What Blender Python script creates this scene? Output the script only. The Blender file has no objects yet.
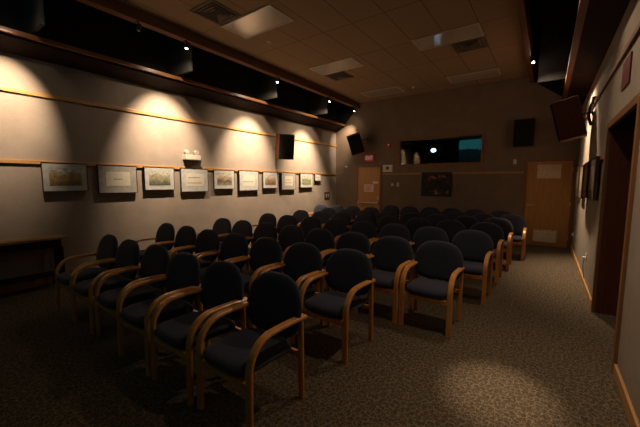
import bpy, bmesh, math, random
from mathutils import Vector, Matrix
random.seed(4)
PI = math.pi
SC = bpy.context.scene
COL = SC.collection
# ---- surveyed room (metres; floor z = 0, camera above the origin) ----
XL, XR, D, H = -6.064, 0.541, 9.406, 4.12
YF = -1.7                      # front wall, behind the camera
Z_UP, Z_LO, Z_TOP = 2.80, 1.81, 3.30

# ------------------------------------------------------------------ materials
def srgb(r, g, b):
    f = lambda c: (c/255/12.92) if c/255 <= .04045 else ((c/255+.055)/1.055)**2.4
    return (f(r), f(g), f(b), 1)

class Mat:
    def __init__(s, name):
        s.m = bpy.data.materials.new(name); s.m.use_nodes = True
        s.t = s.m.node_tree; s.t.nodes.clear()
        s.out = s.n('ShaderNodeOutputMaterial'); s.b = s.n('ShaderNodeBsdfPrincipled')
        s.l(s.b.outputs[0], s.out.inputs[0])
    def n(s, kind, **kw):
        nd = s.t.nodes.new(kind)
        for k, v in kw.items(): setattr(nd, k, v)
        return nd
    def l(s, a, b): s.t.links.new(a, b)
    def coords(s, scale=(1, 1, 1), kind='Object'):
        tc = s.n('ShaderNodeTexCoord'); mp = s.n('ShaderNodeMapping')
        mp.inputs['Scale'].default_value = scale
        s.l(tc.outputs[kind], mp.inputs[0]); return mp.outputs[0]
    def ramp(s, fac, stops):
        r = s.n('ShaderNodeValToRGB'); e = r.color_ramp.elements
        while len(e) > 1: e.remove(e[-1])
        e[0].position, e[0].color = stops[0]
        for p, c in stops[1:]:
            x = e.new(p); x.color = c
        s.l(fac, r.inputs[0]); return r.outputs[0]
    def noise(s, vec, scale, detail=3, rough=.5, dist=0):
        x = s.n('ShaderNodeTexNoise'); x.inputs['Scale'].default_value = scale
        x.inputs['Detail'].default_value = detail; x.inputs['Roughness'].default_value = rough
        x.inputs['Distortion'].default_value = dist
        s.l(vec, x.inputs['Vector']); return x.outputs[0]
    def bump(s, fac, strength, dist=.01):
        b = s.n('ShaderNodeBump'); b.inputs['Strength'].default_value = strength
        b.inputs['Distance'].default_value = dist
        s.l(fac, b.inputs['Height']); s.l(b.outputs[0], s.b.inputs['Normal'])
    def set(s, col=None, rough=None, spec=None, metal=None):
        if col: s.b.inputs['Base Color'].default_value = col
        if rough is not None: s.b.inputs['Roughness'].default_value = rough
        if spec is not None: s.b.inputs['Specular IOR Level'].default_value = spec
        if metal is not None: s.b.inputs['Metallic'].default_value = metal
        return s

def plain(name, col, rough=.6, spec=.4, metal=0, vary=.12):
    m = Mat(name).set(col, rough, spec, metal)
    v = m.noise(m.coords(), 14, 3)
    lo = tuple(c*(1-vary) for c in col[:3])+(1,); hi = tuple(min(1, c*(1+vary)) for c in col[:3])+(1,)
    m.l(m.ramp(v, [(.3, lo), (.7, hi)]), m.b.inputs['Base Color'])
    return m.m

def wood(name, dark, light, rough=.35, axis=2, spec=.5):
    m = Mat(name).set(None, rough, spec)
    sc = [22, 22, 22]; sc[axis] = 1.6
    v = m.noise(m.coords(tuple(sc)), 1.6, 5, .6, .6)
    m.l(m.ramp(v, [(.3, dark), (.7, light)]), m.b.inputs['Base Color'])
    m.bump(v, .08, .004)
    return m.m

def emitter(name, col, strength):
    m = Mat(name); m.set((0.02, .02, .02, 1), .4)
    m.b.inputs['Emission Color'].default_value = col
    m.b.inputs['Emission Strength'].default_value = strength
    return m.m

def wall_fabric(name, col):
    m = Mat(name).set(None, .92, .15)
    c = m.coords()
    v = m.noise(c, 3, 4, .6); w = m.noise(c, 70, 3, .6)
    mx = m.n('ShaderNodeMath', operation='MULTIPLY_ADD'); mx.inputs[1].default_value = .35
    m.l(w, mx.inputs[0]); 
    sc = m.n('ShaderNodeMath', operation='MULTIPLY'); sc.inputs[1].default_value = .65
    m.l(v, sc.inputs[0]); m.l(sc.outputs[0], mx.inputs[2])
    lo = tuple(x*.90 for x in col[:3])+(1,); hi = tuple(x*1.1 for x in col[:3])+(1,)
    m.l(m.ramp(mx.outputs[0], [(.35, lo), (.65, hi)]), m.b.inputs['Base Color'])
    m.bump(w, .5, .006)
    return m.m

def carpet():
    m = Mat('carpet').set(None, .97, .05)
    c = m.coords()
    dn = m.n('ShaderNodeTexNoise'); dn.inputs['Scale'].default_value = 14; dn.inputs['Detail'].default_value = 2
    m.l(c, dn.inputs['Vector'])
    ad = m.n('ShaderNodeMix', data_type='VECTOR', blend_type='MIX') if False else m.n('ShaderNodeVectorMath', operation='MULTIPLY_ADD')
    ad.inputs[1].default_value = (.045, .045, 0)
    m.l(dn.outputs['Color'], ad.inputs[0]); m.l(c, ad.inputs[2])
    outs = []
    for scl in ((46, 52, 1), (27, 24, 1)):
        mp = m.n('ShaderNodeMapping'); mp.inputs['Scale'].default_value = scl
        mp.inputs['Location'].default_value = (scl[0]*.37, scl[1]*.11, 0)
        m.l(ad.outputs[0], mp.inputs[0])
        vo = m.n('ShaderNodeTexVoronoi', feature='DISTANCE_TO_EDGE', voronoi_dimensions='2D')
        vo.inputs['Scale'].default_value = 1
        m.l(mp.outputs[0], vo.inputs['Vector']); outs.append(vo.outputs['Distance'])
    mn = m.n('ShaderNodeMath', operation='MINIMUM'); m.l(outs[0], mn.inputs[0]); m.l(outs[1], mn.inputs[1])
    brk = m.noise(c, 34, 2)
    a2 = m.n('ShaderNodeMath', operation='MULTIPLY_ADD'); a2.inputs[1].default_value = .34
    m.l(brk, a2.inputs[0]); m.l(mn.outputs[0], a2.inputs[2])
    fib = m.noise(c, 260, 2)
    a3 = m.n('ShaderNodeMath', operation='MULTIPLY_ADD'); a3.inputs[1].default_value = .03
    m.l(fib, a3.inputs[0]); m.l(a2.outputs[0], a3.inputs[2])
    m.l(m.ramp(a3.outputs[0], [(.19, (.17, .128, .083, 1)), (.235, (.12, .09, .058, 1)), (.28, (.066, .049, .032, 1)), (.50, (.052, .038, .025, 1))]), m.b.inputs['Base Color'])
    m.bump(a3.outputs[0], .5, .006)
    return m.m

def tiles():
    m = Mat('ceiling_tile').set(None, .95, .1)
    c = m.coords()
    br = m.n('ShaderNodeTexBrick'); br.offset = 0; br.squash = 1
    br.inputs['Scale'].default_value = 1; br.inputs['Mortar Size'].default_value = .009
    br.inputs['Mortar Smooth'].default_value = .2
    br.inputs['Brick Width'].default_value = .558; br.inputs['Row Height'].default_value = 1.21
    br.inputs['Color1'].default_value = (.40, .285, .18, 1); br.inputs['Color2'].default_value = (.38, .27, .17, 1)
    br.inputs['Mortar'].default_value = (.20, .145, .095, 1)
    mp = m.n('ShaderNodeMapping'); mp.inputs['Location'].default_value = (.501, .14, 0)
    m.l(c, mp.inputs[0]); m.l(mp.outputs[0], br.inputs['Vector'])
    w = m.noise(c, 90, 3)
    mx = m.n('ShaderNodeMix', data_type='RGBA', blend_type='MULTIPLY'); mx.inputs['Factor'].default_value = .5
    m.l(br.outputs['Color'], mx.inputs['A']); m.l(m.ramp(w, [(.3, (.7, .7, .7, 1)), (.7, (1, 1, 1, 1))]), mx.inputs['B'])
    m.l(mx.outputs['Result'], m.b.inputs['Base Color']); m.bump(w, .3, .004)
    return m.m

def navy():
    m = Mat('navy_upholstery').set(None, .85, .25)
    c = m.coords()
    w = m.noise(c, 160, 2); v = m.noise(c, 6, 3)
    m.l(m.ramp(w, [(.35, (.020, .022, .038, 1)), (.65, (.044, .048, .078, 1))]), m.b.inputs['Base Color'])
    m.b.inputs['Sheen Weight'].default_value = .15
    m.bump(w, .5, .003)
    return m.m

def watercolour(name, seed, pal, paper=(.62, .58, .48, 1)):
    """a painterly landscape: sky fading to paper, hills, warm foreground"""
    m = Mat(name).set(None, .7, .2)
    c = m.coords((1, 1, 1), 'Generated')
    sep = m.n('ShaderNodeSeparateXYZ'); m.l(c, sep.inputs[0])
    mp = m.n('ShaderNodeMapping'); mp.inputs['Location'].default_value = (seed*3.7, seed*1.3, seed*2.1)
    m.l(c, mp.inputs[0])
    n1 = m.noise(mp.outputs[0], 3.2, 5, .62); n2 = m.noise(mp.outputs[0], 9, 4, .6)
    a = m.n('ShaderNodeMath', operation='MULTIPLY_ADD'); a.inputs[1].default_value = .9; a.inputs[2].default_value = -.45
    m.l(n1, a.inputs[0])
    s = m.n('ShaderNodeMath', operation='ADD'); m.l(a.outputs[0], s.inputs[0]); m.l(sep.outputs[2], s.inputs[1])
    base = m.ramp(s.outputs[0], [(.0, pal[0]), (.3, pal[1]), (.55, pal[2]), (.72, pal[3]), (.86, paper), (1.05, pal[4])])
    mx = m.n('ShaderNodeMix', data_type='RGBA', blend_type='MULTIPLY'); mx.inputs['Factor'].default_value = .7
    m.l(base, mx.inputs['A']); m.l(m.ramp(n2, [(.35, (.45, .42, .38, 1)), (.6, (1, 1, 1, 1))]), mx.inputs['B'])
    m.l(mx.outputs['Result'], m.b.inputs['Base Color'])
    return m.m

def lens_mat():
    m = Mat('prismatic_lens').set((.50, .44, .37, 1), .15, .9)
    c = m.coords((60, 60, 60))
    ch = m.n('ShaderNodeTexChecker'); ch.inputs['Scale'].default_value = 1
    m.l(c, ch.inputs[0]); m.bump(ch.outputs[1], .15, .003)
    return m.m

def glass_mat():
    m = Mat('window_glass').set((1, 1, 1, 1), .0, .5)
    m.b.inputs['Transmission Weight'].default_value = 1
    m.b.inputs['IOR'].default_value = 1.5
    return m.m

def screen_mat():
    m = Mat('screen_picture').set((.02, .02, .02, 1), .8, .1)
    c = m.coords((1, 1, 1), 'Generated')
    sep = m.n('ShaderNodeSeparateXYZ'); m.l(c, sep.inputs[0])
    n1 = m.noise(c, 4.5, 5, .6)
    a = m.n('ShaderNodeMath', operation='MULTIPLY_ADD'); a.inputs[1].default_value = .55
    m.l(n1, a.inputs[0]); m.l(sep.outputs[2], a.inputs[2])
    col = m.ramp(a.outputs[0], [(.25, (.10, .14, .07, 1)), (.36, (.30, .34, .20, 1)), (.5, (.012, .035, .035, 1)), (.98, (.02, .07, .075, 1)), (1.10, (.08, .60, .66, 1)), (1.25, (.12, .75, .82, 1))])
    m.l(col, m.b.inputs['Emission Color']); m.b.inputs['Emission Strength'].default_value = .8
    return m.m

M = dict(
    wall=wall_fabric('wall_fabric', (.32, .262, .212)),
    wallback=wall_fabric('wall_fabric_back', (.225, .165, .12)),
    black=plain('black_paint', (.030, .028, .029, 1), .9, .1),
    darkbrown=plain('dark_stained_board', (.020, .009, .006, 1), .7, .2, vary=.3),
    carpet=carpet(), tile=tiles(),
    rail=wood('oak_rail', (.40, .20, .07, 1), (.55, .30, .11, 1), .4, 1),
    railx=wood('oak_rail_across', (.40, .20, .07, 1), (.55, .30, .11, 1), .4, 0),
    glow_baffle=plain('glow_baffle_paint', (.055, .052, .05, 1), .9, .1),  # for the boards added in the slots to catch lamp glow
    shelfrail=wood('shelf_rail_oak', (.22, .09, .03, 1), (.32, .14, .05, 1), .35, 1),
    beam=wood('brown_beam', (.13, .05, .022, 1), (.20, .08, .035, 1), .5, 1),
    chairwood=wood('chair_oak', (.58, .235, .055, 1), (.76, .35, .10, 1), .3, 2),
    door=wood('door_veneer', (.42, .19, .05, 1), (.55, .27, .08, 1), .45, 2),
    casing=wood('casing_oak', (.20, .085, .03, 1), (.28, .125, .045, 1), .45, 2),
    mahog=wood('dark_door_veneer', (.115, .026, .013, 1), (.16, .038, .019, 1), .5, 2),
    tablewood=wood('table_oak', (.30, .16, .06, 1), (.42, .24, .10, 1), .4, 1),
    spkwood=wood('speaker_veneer', (.085, .028, .012, 1), (.13, .042, .018, 1), .7, 2, .2),
    grille=plain('speaker_grille_cloth', (.012, .011, .011, 1), .9, .1),
    navy=navy(),
    metal=plain('brushed_metal', (.55, .53, .50, 1), .35, .5, .9),
    blackmetal=plain('black_metal', (.02, .02, .02, 1), .45, .4),
    frame=plain('dark_frame', (.05, .03, .02, 1), .5, .4),
    mat=plain('grey_mat_board', (.46, .46, .44, 1), .9, .1),
    mat2=plain('taupe_mat_board', (.38, .35, .31, 1), .9, .1),
    brownboard=plain('brown_board', (.15, .105, .07, 1), .8, .2),
    tanboard=plain('tan_print', (.24, .18, .125, 1), .8, .2, vary=.3),
    paper=plain('cream_paper', (.62, .57, .46, 1), .9, .1, vary=.05),
    ink=plain('brown_ink', (.16, .12, .09, 1), .9, .1),
    beige=plain('beige_plastic', (.60, .55, .44, 1), .5, .4, vary=.04),
    white=plain('white_plastic', (.75, .73, .68, 1), .45, .4, vary=.04),
    whitemetal=plain('white_enamel', (.52, .48, .42, 1), .45, .4, vary=.04),
    grillebrown=plain('tan_louvre', (.78, .62, .42, 1), .5, .4),
    red=plain('red_plastic', (.45, .02, .02, 1), .45, .4),
    redposter=plain('dark_red_poster', (.11, .012, .010, 1), .6, .3, vary=.3),
    exitred=emitter('exit_red', (.8, .02, .01, 1), .10),
    exitwhite=emitter('exit_letters', (1, .70, .60, 1), .26),
    pink=plain('pale_sign', (.80, .62, .55, 1), .6, .3, vary=.04),
    redink=plain('red_ink', (.55, .08, .06, 1), .7, .2),
    vent=plain('vent_grey', (.16, .13, .10, 1), .6, .3),
    lens=lens_mat(), glass=glass_mat(), screen=screen_mat(),
    lampglow=emitter('spot_lens_glow', (1, .93, .85, 1), 30),
    projglow=emitter('projector_lens_glow', (.62, .86, 1, 1), 6),
    lampoff=plain('unlit_lamp_lens', (.6, .6, .6, 1), .2, .6),
)

# ------------------------------------------------------------------ mesh helpers
def B(): return bmesh.new()
def box(bm, x0, x1, y0, y1, z0, z1, bev=0):
    r = bmesh.ops.create_cube(bm, size=1)
    vs = r['verts']
    for v in vs:
        v.co = Vector(((x0+x1)/2+v.co.x*(x1-x0), (y0+y1)/2+v.co.y*(y1-y0), (z0+z1)/2+v.co.z*(z1-z0)))
    if bev:
        es = list({e for v in vs for e in v.link_edges})
        bmesh.ops.bevel(bm, geom=es, offset=bev, segments=2, affect='EDGES', profile=.6)
    return bm
def cyl(bm, p0, p1, r0, r1=None, seg=16):
    p0, p1 = Vector(p0), Vector(p1); d = p1-p0
    q = Vector((0, 0, 1)).rotation_difference(d.normalized()).to_matrix().to_4x4()
    bmesh.ops.create_cone(bm, cap_ends=True, segments=seg, radius1=r0, radius2=r0 if r1 is None else r1, depth=d.length,
                          matrix=Matrix.Translation((p0+p1)/2) @ q)
    return bm
def sphere(bm, c, r, sc=(1, 1, 1)):
    bmesh.ops.create_uvsphere(bm, u_segments=16, v_segments=10, radius=r, matrix=Matrix.Translation(c) @ Matrix.Diagonal((*sc, 1)))
    return bm
def prism(bm, pts, axis, a, b):
    """extrude polygon pts (2-D, in the two other axes) along axis from a to b"""
    def mk(p, t):
        q = list(p); q.insert(axis, t); return bm.verts.new(q)
    A = [mk(p, a) for p in pts]; Bv = [mk(p, b) for p in pts]
    bm.faces.new(A); bm.faces.new(Bv[::-1])
    for i in range(len(pts)):
        j = (i+1) % len(pts); bm.faces.new((A[i], Bv[i], Bv[j], A[j]))
    bmesh.ops.recalc_face_normals(bm, faces=bm.faces[:]); return bm
def strip(bm, path, w, t, xc=0):
    """bent flat bar: path in (y, z), width w along x, thickness t, softened edges"""
    n = len(path); rings = []
    for i, p in enumerate(path):
        a = Vector(path[max(0, i-1)]); b = Vector(path[min(n-1, i+1)])
        tg = (b-a).normalized(); nr = Vector((-tg.y, tg.x))
        e = min(w, t)*.28; ring = []
        for sx, sn in ((-1, -1), (1, -1), (1, 1), (-1, 1)):
            for k in (0, 1):
                first = (sx*sn > 0) == (k == 0)
                dx = sx*(w/2 - (0 if first else e)); dn = sn*(t/2 - (e if first else 0))
                ring.append((dx, dn))
        vs = []
        for dx, dn in ring:
            q = Vector(p)+nr*dn; vs.append(bm.verts.new((xc+dx, q.x, q.y)))
        rings.append(vs)
    m = len(rings[0])
    order = sorted(range(m), key=lambda k: math.atan2(ring[k][1]*w, ring[k][0]*t))
    for i in range(n-1):
        for k in range(m):
            a, b = order[k], order[(k+1) % m]
            bm.faces.new((rings[i][a], rings[i][b], rings[i+1][b], rings[i+1][a]))
    bm.faces.new([rings[0][k] for k in order][::-1]); bm.faces.new([rings[-1][k] for k in order])
    bmesh.ops.recalc_face_normals(bm, faces=bm.faces[:]); return bm
def cushion(bm, outline, c, tf, tb, mapf, power=5, rings=6):
    """pillow from a closed outline (u, v): bulges tf one way, tb the other; mapf(u, v, h) -> point"""
    n = len(outline); c = Vector(c)
    rr = [math.sin(PI/2*k/rings) for k in range(1, rings+1)]
    def ring(r, s):
        hgt = (1-r**power)**.5 if r < 1 else 0
        return [bm.verts.new(mapf(*(c+(Vector(o)-c)*r), (tf if s > 0 else -tb)*hgt)) for o in outline]
    edge = ring(1, 1)
    for s in (1, -1):
        mid = bm.verts.new(mapf(c.x, c.y, tf if s > 0 else -tb))
        prev = None
        for r in rr[:-1]:
            cur = ring(r, s)
            for i in range(n):
                j = (i+1) % n
                if prev is None: bm.faces.new((mid, cur[i], cur[j]))
                else: bm.faces.new((prev[i], cur[i], cur[j], prev[j]))
            prev = cur
        for i in range(n):
            j = (i+1) % n; bm.faces.new((prev[i], edge[i], edge[j], prev[j]))
    bmesh.ops.recalc_face_normals(bm, faces=bm.faces[:]); return bm
def text_bm(bm, body, size, mat4, ext=.002):
    cu = bpy.data.curves.new('lettering', 'FONT'); cu.body = body; cu.size = size; cu.extrude = ext
    cu.align_x = 'CENTER'; cu.align_y = 'CENTER'
    o = bpy.data.objects.new('lettering', cu); COL.objects.link(o)
    dg = bpy.context.evaluated_depsgraph_get(); me = bpy.data.meshes.new_from_object(o.evaluated_get(dg))
    me.transform(mat4); bm.from_mesh(me)
    bpy.data.objects.remove(o); bpy.data.curves.remove(cu); bpy.data.meshes.remove(me)
    return bm
def obj(name, bm, mat, parent=None, smooth=False, label=None):
    me = bpy.data.meshes.new(name); bm.to_mesh(me); bm.free()
    me.materials.append(M[mat] if isinstance(mat, str) else mat)
    if smooth:
        for p in me.polygons: p.use_smooth = True
    o = bpy.data.objects.new(name, me); COL.objects.link(o)
    if parent: o.parent = parent
    if label: o['label'] = label
    return o
def tag(o, label, cat, group=None, kind=None):
    o['label'] = label; o['category'] = cat
    if group: o['group'] = group
    if kind: o['kind'] = kind
    return o
def empty(name, loc, label, cat, group=None, rot=(0, 0, 0), kind=None):
    o = bpy.data.objects.new(name, None); COL.objects.link(o); o.empty_display_size = .1
    o.location = loc; o.rotation_euler = rot
    return tag(o, label, cat, group, kind)
def struct(name, bm, mat, label, cat, parent=None):
    o = obj(name, bm, mat, parent)
    if not parent: tag(o, label, cat, None, 'structure')
    return o
def copy_tree(o, parent=None):
    c = o.copy(); COL.objects.link(c)
    if parent: c.parent = parent
    for ch in o.children: copy_tree(ch, c)
    return c

# ------------------------------------------------------------------ the room
struct('floor', box(B(), XL-.1, 2.0, YF-.1, D+.1, -.1, 0), 'carpet', 'dark brown patterned carpet floor with pale squiggles', 'floor')
struct('wall_left', box(B(), XL-.15, XL, YF, D, 0, Z_TOP), 'wall', 'beige fabric left wall lit by scalloped spotlights', 'wall')
struct('wall_left_upper', box(B(), XL-.15, XL, YF, D, Z_TOP, 5.3), 'black', 'black painted upper part of the left wall', 'wall')
# right wall, with the doorway cut out
OY0, OY1, OZ = 3.42, 4.90, 2.16
struct('wall_right', box(B(), XR, XR+.15, OY1+.07, D, 0, Z_TOP), 'wall', 'beige right wall beyond the dark doorway', 'wall')
struct('wall_right_near', box(B(), XR, XR+.15, YF, OY0-.07, 0, Z_TOP), 'wall', 'beige right wall on the near side of the doorway', 'wall')
struct('wall_right_header', box(B(), XR, XR+.15, OY0-.07, OY1+.07, OZ+.07, Z_TOP), 'wall', 'beige wall strip over the dark doorway', 'wall')
struct('wall_right_upper', box(B(), XR, XR+.15, YF, D, Z_TOP, 5.3), 'black', 'black painted upper part of the right wall', 'wall')
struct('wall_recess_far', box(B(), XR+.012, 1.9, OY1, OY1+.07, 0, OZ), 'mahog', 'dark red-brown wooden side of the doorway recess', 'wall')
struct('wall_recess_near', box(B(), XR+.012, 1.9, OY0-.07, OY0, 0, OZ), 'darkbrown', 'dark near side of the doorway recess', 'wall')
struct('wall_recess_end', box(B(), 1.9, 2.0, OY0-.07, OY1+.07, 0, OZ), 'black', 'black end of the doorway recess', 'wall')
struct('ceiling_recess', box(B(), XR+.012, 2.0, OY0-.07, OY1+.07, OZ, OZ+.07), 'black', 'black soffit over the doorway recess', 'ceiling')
# back wall with the projection window
WX0, WX1, WZ0, WZ1 = -3.73, -1.48, 2.10, 2.80
bw = B()
box(bw, XL-.15, WX0, D, D+.15, 0, 5.3); box(bw, WX1, XR+.15, D, D+.15, 0, 5.3)
box(bw, WX0, WX1, D, D+.15, 0, WZ0); box(bw, WX0, WX1, D, D+.15, WZ1, 5.3)
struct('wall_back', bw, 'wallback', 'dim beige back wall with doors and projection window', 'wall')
struct('wall_front', box(B(), XL-.15, XR+.15, YF-.15, YF, 0, 5.3), 'black', 'black front wall behind the screen', 'wall')
# ceiling slab and the two black light slots beside it
CX0, CX1 = -5.13, -.49
struct('ceiling', box(B(), CX0, CX1, YF, D, H, H+.08), 'tile', 'suspended tile ceiling between the two light slots', 'ceiling')
sl = B(); box(sl, XL-.15, XR+.15, YF, D, 5.3, 5.4)
struct('ceiling_slot', sl, 'black', 'black void above the light slots', 'ceiling')
struct('wall_slot_left', box(B(), CX0-.02, CX0, YF, D, 4.3, 5.3), 'black', 'black side of the left light slot', 'wall')
struct('wall_slot_right', box(B(), CX1, CX1+.02, YF, D, 4.3, 5.3), 'black', 'black side of the right light slot', 'wall')
struct('trim_1', box(B(), -5.27, CX0, YF, D, 3.955, 4.30, .008), 'beam', 'brown wooden beam along the left ceiling edge', 'beam')
struct('trim_2', box(B(), CX1, CX1+.09, YF, D, 3.955, 4.30, .008), 'beam', 'brown wooden beam along the right ceiling edge', 'beam')
struct('trim_3', box(B(), -5.82, -5.68, YF, D, 3.435, 3.495, .006), 'shelfrail', 'oak edge rail of the left light shelf', 'rail')
struct('trim_4', box(B(), .16, .30, YF, D, 3.40, 3.495, .006), 'beam', 'brown edge rail of the right light shelf', 'rail')
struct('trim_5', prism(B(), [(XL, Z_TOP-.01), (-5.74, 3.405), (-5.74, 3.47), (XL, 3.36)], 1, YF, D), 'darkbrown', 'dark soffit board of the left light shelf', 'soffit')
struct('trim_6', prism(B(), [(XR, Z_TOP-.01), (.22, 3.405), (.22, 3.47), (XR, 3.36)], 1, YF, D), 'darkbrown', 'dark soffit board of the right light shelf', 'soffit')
struct('trim_7', prism(B(), [(XL, Z_TOP+.03), (-5.70, 3.50), (-5.27, 3.96), (-5.14, 4.3), (-5.14, 5.29), (XL, 5.29)], 1, D-.012, D), 'black', 'black end board of the left light slot', 'end board')
struct('trim_8', prism(B(), [(XR, Z_TOP+.03), (.20, 3.50), (CX1+.09, 3.96), (CX1, 4.3), (CX1, 5.29), (XR, 5.29)], 1, D-.012, D), 'black', 'black end board of the right light slot', 'end board')
# picture rails
def railY(n, x, s, z, y0, y1, lab):
    struct(n, box(B(), min(x, x+s*.025), max(x, x+s*.025), y0, y1, z-.028, z+.028, .005), 'rail', lab, 'rail')
railY('trim_9', XL, 1, Z_UP, YF, D, 'upper oak rail along the left wall')
railY('trim_10', XL, 1, Z_LO+.02, YF, D, 'lower oak picture rail along the left wall')
struct('trim_11', box(B(), XR-.025, XR, YF, D, Z_UP-.028, Z_UP+.028, .005), 'beam', 'dark upper rail along the right wall', 'rail')
railY('trim_12', XR, -1, 1.86, OY1+.07, D, 'lower oak picture rail beyond the right doorway')
struct('trim_13', box(B(), -4.30, -.50, D-.025, D, Z_LO-.025, Z_LO+.025, .005), 'railx', 'oak rail across the back wall between the doors', 'rail')
struct('baseboard_right', box(B(), XR-.02, XR, OY1+.07, D, 0, .10, .004), 'rail', 'oak baseboard beyond the right doorway', 'baseboard')
struct('baseboard_right_near', box(B(), XR-.02, XR, YF, OY0-.07, 0, .10, .004), 'rail', 'oak baseboard on the near side of the right doorway', 'baseboard')
struct('baseboard_left', box(B(), XL, XL+.02, YF, D, 0, .10, .004), 'rail', 'oak baseboard along the left wall', 'baseboard')
struct('baseboard_back', box(B(), -4.30, -.50, D-.02, D, 0, .10, .004), 'railx', 'oak baseboard along the back wall', 'baseboard')
# doorway casing on the right wall
cs = B(); c0, c1 = XR-.022, XR+.012
box(cs, c0, c1, OY1, OY1+.07, 0, OZ+.07, .004); box(cs, c0, c1, OY0-.07, OY0, 0, OZ+.07, .004)
box(cs, c0, c1, OY0, OY1, OZ, OZ+.07, .004)
struct('door_frame_right', cs, 'casing', 'oak casing around the dark doorway in the right wall', 'door frame')

# doors in the back wall
def door(name, x0, x1, top, label):
    r = empty(name, ((x0+x1)/2, D, 0), label, 'door', None, (0, 0, 0), 'structure')
    w = (x1-x0)/2
    f = B(); box(f, -w, -w+.055, -.03, 0, 0, top, .004); box(f, w-.055, w, -.03, 0, 0, top, .004); box(f, -w+.055, w-.055, -.03, 0, top-.055, top, .004)
    obj('door_frame', f, 'casing', r)
    obj('door_leaf', box(B(), -w+.058, w-.058, -.012, 0, .012, top-.058), 'door', r)
    return r, w
d1, w1 = door('door_1', -5.22, -4.32, 2.095, 'oak exit door with a push bar in the back left corner')
pb = B(); box(pb, -w1+.09, w1-.09, -.075, -.045, .865, .905, .006); box(pb, -w1+.08, -w1+.15, -.085, -.012, .84, .93, .006); box(pb, w1-.15, w1-.08, -.085, -.012, .84, .93, .006)
obj('push_bar', pb, 'metal', d1)
lk = B(); box(lk, w1-.13, w1-.075, -.035, -.012, .98, 1.10, .004)
obj('lock_plate', lk, 'metal', d1)
d2, w2 = door('door_2', -.48, .515, 2.11, 'oak door with two louvred grilles by the right wall')
def louvre(z0, z1, par):
    g = B(); x0, x1 = -.24, .23
    box(g, x0, x1, -.02, -.012, z0, z1)
    box(g, x0, x1, -.03, -.02, z0, z0+.02); box(g, x0, x1, -.03, -.02, z1-.02, z1)
    box(g, x0, x0+.02, -.03, -.02, z0+.02, z1-.02); box(g, x1-.02, x1, -.03, -.02, z0+.02, z1-.02)
    n = int((z1-z0-.04)/.04)
    for i in range(n):
        z = z0+.03+i*.04
        prism(g, [(-.021, z), (-.021, z+.032), (-.033, z+.012), (-.033, z+.004)], 0, x0+.02, x1-.02)
    obj('louvre_grille', g, 'grillebrown', par, label='tan louvred vent panel')
louvre(1.65, 1.98, d2); louvre(.10, .40, d2)
hd = B(); cyl(hd, (-w2+.12, -.012, 1.0), (-w2+.12, -.06, 1.0), .022); box(hd, -w2+.11, -w2+.235, -.07, -.05, .99, 1.012, .004)
obj('door_handle', hd, 'metal', d2)
hg = B()
for z in (.25, 1.05, 1.85): cyl(hg, (w2-.057, -.035, z-.05), (w2-.057, -.035, z+.05), .010)
obj('hinges', hg, 'metal', d2)

# projection window and booth
win = empty('window_1', ((WX0+WX1)/2, D, WZ0), 'long projection booth window high in the back wall', 'window', None, (0, 0, 0), 'structure')
ww = (WX1-WX0)/2; wh = WZ1-WZ0; f = B(); t = .065
box(f, -ww-t, ww+t, -.03, .0, -t, 0, .005); box(f, -ww-t, ww+t, -.03, .0, wh, wh+t, .005)
box(f, -ww-t, -ww, -.03, .0, 0, wh, .005); box(f, ww, ww+t, -.03, .0, 0, wh, .005)
obj('window_frame', f, 'casing', win)
obj('window_pane', box(B(), -ww, ww, .02, .03, 0, wh), 'glass', win)
bx0, bx1 = WX0-.4, WX1+.4
struct('wall_booth_left', box(B(), bx0-.1, bx0, D+.15, D+2.3, 1.5, 3.4), 'black', 'black left wall of the projection booth', 'wall')
struct('wall_booth_right', box(B(), bx1, bx1+.1, D+.15, D+2.3, 1.5, 3.4), 'black', 'black right wall of the projection booth', 'wall')
struct('wall_booth_back', box(B(), bx0, bx1, D+2.2, D+2.3, 1.5, 3.4), 'black', 'black rear wall of the projection booth', 'wall')
struct('floor_booth', box(B(), bx0, bx1, D+.15, D+2.2, 1.5, 1.6), 'black', 'black floor of the projection booth', 'floor')
struct('ceiling_booth', box(B(), bx0, bx1, D+.15, D+2.2, 3.3, 3.4), 'black', 'black ceiling of the projection booth', 'ceiling')
# projector in the booth
pj = empty('projector', (-2.815, D+.56, 1.63), 'glowing projector behind the booth window glass', 'projector')
pd = B(); box(pd, -.16, .16, -.14, .14, -.03, .02, .004); cyl(pd, (0, 0, .02), (0, 0, .77), .03); box(pd, -.2, .2, -.2, .2, .77, .79, .004)
obj('pedestal', pd, 'blackmetal', pj)
pbm = B(); box(pbm, -.24, .24, -.17, .25, .79, 1.01, .02)
obj('body', pbm, 'blackmetal', pj)
cyb = B(); cyl(cyb, (0, -.17, .87), (0, -.25, .87), .095, .085, 24)
obj('lens_barrel', cyb, 'blackmetal', pj)
lb = B(); sphere(lb, (0, -.245, .87), .070, (1.1, .35, .8))
obj('lens', lb, 'projglow', pj, True)

# cinema screen on the front wall (seen mirrored in the booth window)
scr = empty('projection_screen', (-2.95, YF+.02, 2.36), 'wide projection screen on the front wall', 'screen')
f = B(); box(f, -1.5, 1.5, -.015, .02, -.04, 0); box(f, -1.5, 1.5, -.015, .02, 1.70, 1.74); box(f, -1.54, -1.5, -.015, .02, -.04, 1.74); box(f, 1.5, 1.54, -.015, .02, -.04, 1.74)
obj('frame', f, 'blackmetal', scr); obj('picture_surface', box(B(), -1.5, 1.5, 0, .012, 0, 1.70), 'screen', scr)

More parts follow.
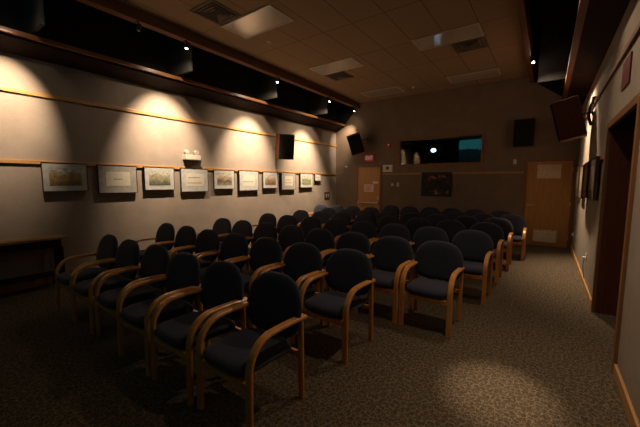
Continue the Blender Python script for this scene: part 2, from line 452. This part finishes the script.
# ------------------------------------------------------------------ ceiling fittings
def troffer(x, y, w, l, label):
    r = empty('ceiling_light', (x, y, H), label, 'ceiling light', 'unlit recessed ceiling lights')
    f = B(); t = .03
    box(f, -w/2, w/2, -l/2, -l/2+t, -.014, -.001); box(f, -w/2, w/2, l/2-t, l/2, -.014, -.001)
    box(f, -w/2, -w/2+t, -l/2+t, l/2-t, -.014, -.001); box(f, w/2-t, w/2, -l/2+t, l/2-t, -.014, -.001)
    obj('frame', f, 'whitemetal', r)
    d = B(); box(d, -w/2+t, w/2-t, -l/2+t, l/2-t, -.010, -.001)
    obj('diffuser', d, 'lens', r)
troffer(-3.99, 3.79, 1.12, .56, 'unlit white ceiling light panel in front, nearest the left wall spotlights')
troffer(-3.99, 6.18, 1.12, .56, 'unlit ceiling light panel, middle one of the left line')
troffer(-3.99, 8.62, 1.12, .56, 'unlit ceiling light panel by the back wall, above the exit door side')
troffer(-1.61, 6.12, 1.12, .56, 'unlit ceiling light panel with a bluish glint, right half of the ceiling')
troffer(-1.61, 8.62, 1.12, .56, 'dark unlit ceiling light panel by the back wall, right half')
def vent(x, y, s, label):
    r = empty('ceiling_vent', (x, y, H), label, 'air vent', 'dark square ceiling vents')
    f = B(); h = s/2; t = .035
    box(f, -h, h, -h, -h+t, -.012, -.001); box(f, -h, h, h-t, h, -.012, -.001); box(f, -h, -h+t, -h+t, h-t, -.012, -.001); box(f, h-t, h, -h+t, h-t, -.012, -.001)
    obj('frame', f, 'vent', r)
    g = B()
    for k in range(4):
        a = h-.06-k*.055
        if a < .04: break
        for sx, sy in ((1, 0), (-1, 0), (0, 1), (0, -1)):
            if sx: prism(g, [(a*sx, -.002), ((a-.03)*sx, -.002), ((a-.01)*sx, -.022), (a*sx, -.022)], 1, -a, a)
            else: prism(g, [(a*sy, -.002), ((a-.03)*sy, -.002), ((a-.01)*sy, -.022), (a*sy, -.022)], 0, -a+.031, a-.031)
    obj('louvres', g, 'vent', r)
vent(-4.27, 3.21, .54, 'dark square ceiling vent beside the nearest ceiling light')
vent(-4.27, 6.74, .54, 'dark square ceiling vent beyond the middle left ceiling light')
vent(-1.33, 6.69, .54, 'dark square ceiling vent beyond the bluish ceiling light')
def sprinkler(x, y, label):
    r = empty('sprinkler_head', (x, y, H), label, 'sprinkler', 'ceiling sprinkler heads')
    obj('escutcheon', cyl(B(), (0, 0, -.001), (0, 0, -.010), .042, .036), 'white', r)
    p = B(); cyl(p, (0, 0, -.010), (0, 0, -.035), .010); cyl(p, (0, 0, -.035), (0, 0, -.039), .018)
    obj('deflector', p, 'metal', r)
sprinkler(-4.33, 4.41, 'small white sprinkler head between the first two left ceiling lights')
sprinkler(-3.11, 8.67, 'small white sprinkler head beside the rear left ceiling light')

# ------------------------------------------------------------------ spotlights in the slots
LAMP = (1, .76, .53)
def spot(name_y, x, y, aim, power, label, lit=True, half=50, blend=1.0, group='slot spotlights', spill=.07):
    z = 3.80 if x < -3 else 3.885
    r = empty('spotlight', (x, y, z), label, 'spotlight', group)
    d = (Vector(aim)-Vector((x, y, z))).normalized()
    s = B(); cyl(s, (0, 0, .02), (0, 0, .07+.03), .008, seg=8)
    side = -.09 if x < -3 else -.06
    box(s, min(0, side), max(0, side), -.012, .012, .092, .108)
    obj('bracket', s, 'blackmetal', r)
    c = B(); cyl(c, -d*.075, d*.015, .028, .034); obj('can', c, 'blackmetal', r)
    l = B(); bmesh.ops.create_uvsphere(l, u_segments=12, v_segments=8, radius=.021, matrix=Matrix.Translation(d*.022))
    obj('lens', l, 'lampglow' if lit else 'lampoff', r, True)
    if lit:
        L = bpy.data.lights.new('spot_beam', 'SPOT'); L.energy = power; L.color = LAMP
        L.spot_size = math.radians(2*half); L.spot_blend = blend; L.shadow_soft_size = .025
        o = bpy.data.objects.new('spot_beam', L); COL.objects.link(o); o.parent = r
        o.location = d*.075; o.rotation_euler = d.to_track_quat('-Z', 'Y').to_euler()
        L2 = bpy.data.lights.new('spill_beam', 'SPOT'); L2.energy = power*spill; L2.color = LAMP
        L2.spot_size = math.radians(125); L2.spot_blend = 1; L2.shadow_soft_size = .025
        o2 = bpy.data.objects.new('spill_beam', L2); COL.objects.link(o2); o2.parent = r
        o2.location = o.location; o2.rotation_euler = o.rotation_euler
LX = -5.04
PW = 640
for y, dy, za, hf, k, sp, lab in ((1.15, -.12, 2.55, 25.5, .8, .008, 'lit spotlight in the left slot, nearest the front of the room'),
                          (3.20, .10, 2.25, 31, 1.15, .03, 'lit spotlight in the left slot beside the nearest ceiling light'),
                          (5.40, .0, 2.0, 32, 1.5, .06, 'lit spotlight in the left slot, third from the back'),
                          (7.50, .05, 1.8, 33, 1.6, .06, 'lit spotlight in the left slot, second from the back')):
    spot('', LX, y, (XL, y+dy, za), PW*k, lab, half=hf, blend=1, spill=sp)
spot('', LX, 8.88, (-5.72, 9.40, 2.95), PW*.30, 'lit spotlight at the back end of the left slot', half=26, spill=.03)
spot('', LX, 2.43, (XL, 2.5, 2.0), 0, 'unlit spotlight in the left slot between two lit ones', False)
for n, (y, lab) in enumerate(((1.36, 'nearest the front'), (3.42, 'beside the nearest ceiling light'), (5.62, 'third from the back'), (7.72, 'second from the back'))):  # boards added across the slots so a glow shows beside the lamps
    struct('trim_%d' % (14+n), box(B(), XL, -5.30, y, y+.04, 3.53, 5.3), 'glow_baffle', 'added dark board catching lamp glow across the left light slot, '+lab, 'glow_baffle')
struct('trim_18', box(B(), -.28, XR, 7.80, 7.84, 3.53, 5.3), 'glow_baffle', 'added dark board catching lamp glow across the right light slot', 'glow_baffle')
RX = -.37
spot('', RX, 7.58, (XR, 7.1, 1.9), PW*1.4, 'lit spotlight in the right slot towards the back', half=34)
spot('', RX, 4.70, (-.20, 2.55, .0), PW*1.2, 'lit spotlight in the middle of the right slot', half=6.3, blend=1, spill=.11)
spot('', RX, 2.70, (XR-.1, 2.4, 1.2), PW*.18, 'lit spotlight in the right slot near the front', half=34, blend=1, spill=.62)

# ------------------------------------------------------------------ pictures
PAL = [[(.16, .13, .09, 1), (.34, .20, .09, 1), (.42, .28, .13, 1), (.40, .38, .28, 1), (.36, .42, .46, 1)],
       [(.10, .11, .08, 1), (.20, .20, .12, 1), (.36, .33, .22, 1), (.45, .40, .28, 1), (.42, .44, .42, 1)],
       [(.30, .26, .20, 1), (.16, .11, .06, 1), (.36, .29, .19, 1), (.50, .43, .30, 1), (.44, .40, .34, 1)],
       [(.22, .13, .08, 1), (.28, .16, .09, 1), (.36, .26, .16, 1), (.48, .42, .32, 1), (.46, .44, .38, 1)],
       [(.20, .22, .10, 1), (.30, .36, .14, 1), (.26, .22, .14, 1), (.48, .46, .34, 1), (.50, .48, .42, 1)]]
def picture_left(y0, y1, z0, z1, art, label, mats='mat', bx=.145, bz=.20):
    r = empty('framed_picture', (XL, (y0+y1)/2, z0), label, 'picture', 'framed pictures on the left wall')
    w, h, t = (y1-y0)/2, z1-z0, .008
    x0, x1 = .026, .062
    f = B(); box(f, x0, x1, -w, w, 0, t); box(f, x0, x1, -w, w, h-t, h); box(f, x0, x1, -w, -w+t, t, h-t); box(f, x0, x1, w-t, w, t, h-t)
    obj('frame', f, 'frame', r)
    obj('mat_board', box(B(), x0, x1-.006, -w+t, w-t, t, h-t), mats, r)
    a = B(); box(a, x1-.006, x1-.004, -w+2*w*bx, w-2*w*bx, h*bz, h-h*bz*.9)
    if isinstance(art, int): obj('artwork', a, watercolour('watercolour_%d' % art, art+1, PAL[art]), r)
    else:
        p = obj('text_panel', a, 'paper', r)
        k = B(); c = h*.5
        for i, (q, dz) in enumerate(art): box(k, x1-.004, x1-.0035, -w*q, w*q*.8, c+dz-.006, c+dz+.006)
        obj('printed_lines', k, 'ink', p)
Z0, Z1 = 1.365, 1.832
picture_left(1.41, 1.975, 1.40, 1.835, 0, 'framed landscape watercolour, nearest picture on the left wall')
picture_left(2.12, 2.73, 1.355, 1.832, [(.28, 0)], 'framed cream panel with one short printed line, left wall', 'mat2', .19, .26)
picture_left(2.86, 3.43, 1.395, 1.83, 1, 'framed grey-green watercolour on the left wall, right of the one-line panel')
picture_left(3.57, 4.20, 1.345, 1.83, [(.6, -.06), (.5, .05)], 'framed cream panel below the emergency light', 'mat', .17, .24)
picture_left(4.35, 4.92, 1.39, 1.825, 2, 'framed brown river watercolour, middle of the left wall')
picture_left(5.06, 5.68, 1.34, 1.83, [(.6, -.03)], 'framed pale panel between the brown river and rust hill watercolours', 'mat', .2, .24)
picture_left(5.84, 6.40, 1.385, 1.82, 3, 'framed rust brown hill watercolour just left of the speaker shadow')
picture_left(6.55, 7.16, 1.335, 1.82, [(.4, .03), (.5, -.05)], 'framed taupe panel in the shadow under the left wall speaker', 'mat2', .22, .24)
picture_left(7.37, 7.99, 1.385, 1.82, 4, 'framed watercolour with bright green, far end of the left wall', 'mat')
picture_left(8.10, 8.44, 1.59, 1.815, [(.5, 0)], 'very small framed card at the far end of the left wall', 'mat', .2, .2)
def picture_right(y0, y1, z0, z1, label):
    r = empty('framed_picture', (XR, (y0+y1)/2, z0), label, 'picture', 'framed panels on the right wall')
    w, h, t = (y1-y0)/2, z1-z0, .014
    f = B(); x0, x1 = -.062, -.026
    box(f, x0, x1, -w, w, 0, t); box(f, x0, x1, -w, w, h-t, h); box(f, x0, x1, -w, -w+t, t, h-t); box(f, x0, x1, w-t, w, t, h-t)
    obj('frame', f, 'frame', r); obj('mat_board', box(B(), x0+.006, x1, -w+t, w-t, t, h-t), 'brownboard', r)
    obj('artwork', box(B(), x0+.004, x0+.006, -w*.7, w*.7, h*.22, h*.8), 'tanboard', r)
picture_right(5.30, 6.02, 1.33, 1.885, 'framed panel on the right wall, nearest the doorway')
picture_right(6.22, 6.86, 1.32, 1.87, 'framed panel on the right wall, second from the doorway')
picture_right(7.06, 7.68, 1.28, 1.86, 'framed panel on the right wall, third from the doorway')
picture_right(7.95, 8.75, 1.32, 1.87, 'framed panel on the right wall, farthest from the doorway')

# dark framed painting under the booth window
r = empty('framed_painting', (-2.615, D, 1.15), 'dark framed dim painting under the booth window', 'picture')
f = B(); w, h, t = .415, .69, .055
box(f, -w, w, -.05, 0, 0, t, .005); box(f, -w, w, -.05, 0, h-t, h, .005); box(f, -w, -w+t, -.05, 0, t, h-t, .005); box(f, w-t, w, -.05, 0, t, h-t, .005)
obj('frame', f, 'blackmetal', r)
def dusk():
    m = Mat('dusk_painting').set(None, .5, .3)
    c = m.coords((1, 1, 1), 'Generated'); n = m.noise(c, 3.2, 4, .55, .6)
    m.l(m.ramp(n, [(.38, (.012, .010, .012, 1)), (.52, (.03, .025, .022, 1)), (.62, (.14, .03, .015, 1)), (.70, (.30, .25, .18, 1))]), m.b.inputs['Base Color'])
    return m.m
obj('canvas', box(B(), -w+t, w-t, -.03, 0, t, h-t), dusk(), r)
# red poster high on the right wall
o = obj('poster', box(B(), XR-.012, XR, 3.95, 4.32, 2.44, 2.70), 'redposter'); tag(o, 'small dark red poster high on the right wall above the doorway', 'poster')

# ------------------------------------------------------------------ wall fittings
def speaker(name, loc, rot, label, w=.40, hh=.63, dp=.34):
    """grille faces local -Y"""
    r = empty(name, loc, label, 'speaker', 'hanging loudspeakers', rot)
    obj('cabinet', box(B(), -w/2, w/2, -dp/2, dp/2, -hh/2, hh/2, .008), 'spkwood', r)
    obj('grille', box(B(), -w/2+.006, w/2-.006, -dp/2-.022, -dp/2, -hh/2+.006, hh/2-.006, .01), 'grille', r)
    return r
def bracket(r, target):
    """arm from the cabinet back to a wall point (world)"""
    bpy.context.view_layer.update()
    p = r.matrix_world.inverted() @ Vector(target)
    a = B(); cyl(a, (0, .17, .05), p, .016); 
    s = Vector(p); cyl(a, s+(Vector((0, .17, .05))-s).normalized()*.012, s, .045)
    obj('wall_bracket', a, 'blackmetal', r)
def rotm(n, roll_down, spin=0):
    """rotation that points local -Y along horizontal dir n, tilted down"""
    yaw = math.atan2(n[0], -n[1]); return (Matrix.Rotation(yaw, 4, 'Z') @ Matrix.Rotation(roll_down, 4, 'X') @ Matrix.Rotation(spin, 4, 'Y')).to_euler()
s1 = speaker('wall_speaker', (-5.68, 6.33, 2.48), rotm((.86, -.5), math.radians(10)), 'black-fronted loudspeaker on the left wall above the pictures', w=.42, hh=.64, dp=.30)
bracket(s1, (XL, 6.48, 2.58))
s2 = speaker('wall_speaker', (-5.06, 9.0, 2.77), rotm((.55, -.83), math.radians(16), math.radians(-18)), 'tilted loudspeaker above the exit door in the back left corner', w=.42, hh=.60, dp=.30)
bracket(s2, (-4.83, D, 2.95))
s3 = speaker('wall_speaker', (.235, 6.95, 2.61), rotm((-1, .05), math.radians(14)), 'wooden loudspeaker hanging from the right wall in front of the doorway side', w=.40, hh=.65, dp=.36)
bracket(s3, (XR, 6.95, 2.70))
s4 = speaker('wall_speaker', (-.53, 9.20, 2.74), rotm((0, -1), math.radians(0)), 'black loudspeaker on the back wall above the louvred door', w=.42, hh=.63, dp=.26)
bracket(s4, (-.53, D, 2.80))

r = empty('emergency_light', (XL, 3.82, 2.0), 'beige emergency light with two lamp heads on the left wall', 'emergency light')
obj('battery_box', box(B(), 0, .13, -.165, .165, .0, .10, .008), 'beige', r)
for y in (-.11, .11):
    k = B(); cyl(k, (.055, y, .10), (.055, y, .13), .012); cyl(k, (.03, y, .165), (.10, y, .155), .036, .044)
    hd_ = obj('lamp_head', k, 'beige', r)
    obj('lamp_lens', cyl(B(), (.1005, y, .155), (.104, y, .1545), .036), 'lampoff', hd_)
obj('conduit_box', box(B(), 0, .05, .18, .225, .02, .10, .006), 'white', r)

r = empty('exit_sign', (-4.75, D, 2.22), 'red illuminated EXIT sign above the back left door', 'exit sign')
obj('housing', box(B(), -.165, .165, -.05, 0, 0, .225, .006), 'exitred', r)
obj('lettering', text_bm(B(), 'EXIT', .175, Matrix.Translation((0, -.052, .112)) @ Matrix.Rotation(PI/2, 4, 'X') @ Matrix.Diagonal((.72, 1, 1, 1))), 'exitwhite', r)
r = empty('door_sign', (-4.76, D-.012, 1.24), 'pale square warning sign with red lettering on the exit door', 'sign')
obj('panel', box(B(), -.17, .17, -.006, 0, 0, .24), 'pink', r)
k = B()
for z, w in ((.19, .13), (.14, .10), (.09, .13), (.045, .11)):
    x = -w
    while x < w-.02:
        l = random.uniform(.012, .03); box(k, x, min(x+l, w), -.008, -.006, z-.014, z+.014); x += l+.012
obj('red_lettering', k, 'redink', r)
o = obj('door_label', box(B(), -4.62, -4.43, D-.017, D-.012, 1.505, 1.575), 'pink'); tag(o, 'small pale label above the warning sign on the exit door', 'sign')
r = empty('wall_notice', (-4.125, D, 1.875), 'white wall notice with a grey symbol right of the exit door', 'sign')
obj('panel', box(B(), -.16, .16, -.008, 0, 0, .22), 'white', r)
k = B(); cyl(k, (0, -.008, .12), (0, -.0095, .12), .055, seg=20); obj('symbol', k, 'ink', r)
r = empty('fire_alarm', (-4.09, D, 2.62), 'small red fire alarm on the back wall near the booth window', 'alarm')
obj('housing', box(B(), -.06, .06, -.05, 0, 0, .12, .008), 'red', r)
obj('strobe', box(B(), -.03, .03, -.065, -.05, .07, .105, .004), 'white', r)
def switch(name, x, z, lab, w=.08, h=.12):
    r = empty(name, (x, D, z), lab, 'switch', 'light switches right of the exit door')
    obj('plate', box(B(), -w/2, w/2, -.008, 0, -h/2, h/2, .003), 'beige', r)
    obj('toggle', box(B(), -.008, .008, -.02, -.008, -.014, .014, .002), 'white', r)
switch('light_switch', -3.95, 1.475, 'left of the two beige light switches beside the exit door', .09, .09)
switch('light_switch', -3.77, 1.48, 'right of the two beige light switches beside the exit door', .08, .13)
r = empty('wall_sensor', (-5.62, D, 2.06), 'small white sensor knob on the back wall left of the exit door', 'sensor')
obj('base', cyl(B(), (0, 0, 0), (0, -.02, 0), .04), 'white', r); obj('knob', sphere(B(), (0, -.05, .01), .034), 'white', r, True)
r = empty('motion_detector', (-.70, D, 2.07), 'small white detector left of the louvred door under the speaker', 'sensor')
obj('base', box(B(), -.035, .035, -.02, 0, -.06, .06, .004), 'white', r); obj('lens', sphere(B(), (0, -.025, -.015), .026), 'white', r, True)
r = empty('wall_plate', (XL, 8.87, 1.095), 'dark double control plate low at the far end of the left wall', 'wall plate')
obj('plate', box(B(), 0, .012, -.155, .155, -.125, .125, .003), 'frame', r)
for y in (-.06, .06): obj('socket', box(B(), .012, .02, y-.03, y+.03, -.06, .06, .003), 'mat2', r)
def outlet(y, z, lab):
    r = empty('wall_outlet', (XR, y, z), lab, 'outlet', 'white outlets low on the right wall')
    obj('plate', box(B(), -.008, 0, -.045, .045, -.07, .07, .003), 'white', r)
    obj('plug', box(B(), -.045, -.008, -.025, .025, -.035, .02, .005), 'white', r)
    return r
r = outlet(6.13, .42, 'white wall outlet with a hanging cord beyond the doorway')
k = B(); pts = [(-.03, 0, -.035), (-.032, .01, -.12), (-.02, .02, -.22), (-.012, .015, -.31)]
for a, b in zip(pts, pts[1:]): cyl(k, a, b, .005, seg=8)
obj('cord', k, 'ink', r)
outlet(8.84, .42, 'white wall outlet low on the right wall beside the louvred door')
# black cable hook above the right speaker bracket
r = empty('cable_clip', (XR, 6.75, 2.72), 'black cable loop on the right wall rail above the speaker', 'cable')
k = B(); pts = [(-.03, -.1, .12), (-.06, -.06, .02), (-.07, 0, -.08), (-.05, .06, -.16), (-.02, .08, -.24)]
for a, b in zip(pts, pts[1:]): cyl(k, a, b, .022, seg=8)
obj('loop', k, 'blackmetal', r); obj('clip', box(B(), -.05, 0, -.14, -.06, .05, .17, .005), 'blackmetal', r)

# ------------------------------------------------------------------ side tables
r = empty('side_table', (-5.885, .55, 0), 'long narrow oak-topped table against the left wall', 'table')
obj('tabletop', box(B(), -.165, .165, -1.03, 1.03, .715, .75, .006), 'tablewood', r)
ap = B(); box(ap, .10, .12, -.96, .96, .60, .715); box(ap, -.13, -.11, -.96, .96, .60, .715); box(ap, -.11, .10, -.96, -.94, .60, .715); box(ap, -.11, .10, .94, .96, .60, .715)
obj('apron', ap, 'darkbrown', r)
for sx in (-.12, .11):
    for sy in (-.95, .95): obj('leg', box(B(), sx-.025, sx+.025, sy-.025, sy+.025, 0, .60, .004), 'darkbrown', r)
obj('shelf', box(B(), -.11, .10, -.92, .92, .18, .21, .003), 'darkbrown', r)
r = empty('corner_shelf', (-5.62, D-.13, 0), 'low oak ledge table in the back left corner behind the chairs', 'table')
obj('tabletop', box(B(), -.40, .36, -.12, .10, .625, .66, .005), 'tablewood', r)
for sx in (-.36, .32):
    for sy in (-.09, .07): obj('leg', box(B(), sx-.02, sx+.02, sy-.02, sy+.02, 0, .625, .003), 'darkbrown', r)

# ------------------------------------------------------------------ the armchairs
AW = .272          # half width over the arms
def chair_proto():
    r = empty('armchair', (0, 0, 0), '', 'chair', 'audience armchairs')
    # bentwood side: front leg sweeping back into the arm
    path = [(-.245, 0), (-.243, .15), (-.240, .30), (-.238, .42)]
    for k in range(1, 11):
        a = PI/2*k/10
        path.append((-.238+.185*(1-math.cos(a)), .42+.188*math.sin(a)))
    path += [(.03, .609), (.14, .606), (.24, .600), (.285, .596)]
    for s in (-1, 1):
        obj('arm', strip(B(), path, .054, .030, s*(AW-.025)), 'chairwood', r, label='bent oak front leg sweeping back into the armrest')
    for s in (-1, 1):
        obj('leg', strip(B(), [(.245, 0), (.243, .3), (.238, .588)], .044, .028, s*(AW-.023)), 'chairwood', r)
    xi = AW-.045
    obj('stretcher', prism(B(), [(-.253, .322), (-.228, .322), (-.228, .362), (-.253, .362)], 0, -xi, xi), 'chairwood', r)
    obj('stretcher', prism(B(), [(.228, .31), (.252, .31), (.252, .35), (.228, .35)], 0, -xi, xi), 'chairwood', r)
    st = B()
    # curved ply shell lip under the cushion front
    pts = []
    for k in range(13):
        u = -1+k/6; pts.append((u*.20, -.252-.018*(1-u*u)))
    pts += [(.20, -.16), (-.20, -.16)]
    prism(st, pts, 2, .352, .366)
    obj('seat_frame', st, 'chairwood', r)
    # seat cushion
    out = []
    for k in range(40):
        a = 2*PI*k/40; ca, sa = math.cos(a), math.sin(a)
        e = .42
        out.append((.222*math.copysign(abs(ca)**e, ca), -.02+.262*math.copysign(abs(sa)**e, sa)))
    def seat_map(u, v, h):
        z = .405 + h + (.012 if h > 0 else 0)*(u/.222)**2 - .028*max(0, (v-.02)/.22)   # slopes to the back
        return (u, v, z)
    obj('seat', cushion(B(), out, (0, -.02), .058, .045, seat_map, 6), 'navy', r, True)
    # backrest: tall rounded arch, gently wrapped and reclined
    out = []
    for k in range(44):
        a = 2*PI*k/44; ca, sa = math.cos(a), math.sin(a)
        if sa >= 0: e = .86; p = (.272*math.copysign(abs(ca)**.76, ca), .258*abs(sa)**e)
        else: e = .5; p = ((.272-.036*abs(sa))*math.copysign(abs(ca)**e, ca), -.185*abs(sa)**e)
        out.append(p)
    def back_map(u, v, h):
        z = .622+v*.985
        y = .232 + v*.20 - .25*u*u + h
        return (u, y, z)
    obj('backrest', cushion(B(), out, (0, 0), .030, .034, back_map, 7), 'navy', r, True)
    for s in (-1, 1):
        obj('back_bracket', strip(B(), [(.13, .345), (.225, .35), (.245, .40), (.252, .50)], .03, .008, s*.10), 'blackmetal', r)
    return r
proto = chair_proto()
ORD = ['first', 'second', 'third', 'fourth', 'fifth', 'sixth', 'seventh', 'eighth', 'ninth', 'tenth']
ROWN = ['front row', 'second row', 'third row', 'fourth row', 'fifth row', 'sixth row', 'seventh row', 'last row']
ROWS = [(1.415, -1.605, .583, 6), (2.46, -1.58, .578, 7), (3.475, -.97, .562, 8), (4.62, -.82, .580, 8),
        (5.70, -.80, .575, 8), (6.68, -.74, .566, 8), (7.60, -.565, .5565, 10), (8.50, -.87, .566, 6)]
first = True
for ri, (y, x0, px, n) in enumerate(ROWS):
    for k in range(n):
        c = proto if first else copy_tree(proto)
        first = False
        c.location = (x0-k*px, y+random.uniform(-.02, .02), 0)
        c.rotation_euler = (0, 0, random.uniform(-.005, .005))
        if k == 0: pos = 'at the right aisle end'
        elif k == n-1: pos = 'at the left wall end'
        else: pos = ORD[k]+' seat from the right aisle'
        c['label'] = 'navy padded armchair with bent oak arms, %s, %s' % (ROWN[ri], pos)

# ------------------------------------------------------------------ camera, world, view
cam = bpy.data.cameras.new('camera'); co = bpy.data.objects.new('camera', cam); COL.objects.link(co)
f, yaw, pit, rol, h = 315.936, math.radians(35.6253), math.radians(-5.6720), math.radians(.127), 1.5507
F = Vector((-math.sin(yaw)*math.cos(pit), math.cos(yaw)*math.cos(pit), math.sin(pit)))
R0 = Vector((math.cos(yaw), math.sin(yaw), 0)); U0 = R0.cross(F)
R1 = R0*math.cos(rol)+U0*math.sin(rol); U1 = U0*math.cos(rol)-R0*math.sin(rol)
m = Matrix(((R1.x, U1.x, -F.x), (R1.y, U1.y, -F.y), (R1.z, U1.z, -F.z))).to_4x4(); m.translation = (0, 0, h)
co.matrix_world = m
cam.sensor_width = 36; cam.lens = f*36/640; cam.clip_start = .05; cam.clip_end = 100
SC.camera = co
w = bpy.data.worlds.new('world'); SC.world = w; w.use_nodes = True
w.node_tree.nodes['Background'].inputs[0].default_value = (0, 0, 0, 1)
w.node_tree.nodes['Background'].inputs[1].default_value = 0
SC.view_settings.view_transform = 'Standard'; SC.view_settings.look = 'None'
SC.view_settings.exposure = 0; SC.view_settings.gamma = 1; SC.view_settings.use_curve_mapping = False
SC.cycles.max_bounces = 10; SC.cycles.diffuse_bounces = 6; SC.cycles.glossy_bounces = 4
SC.cycles.sample_clamp_indirect = 4
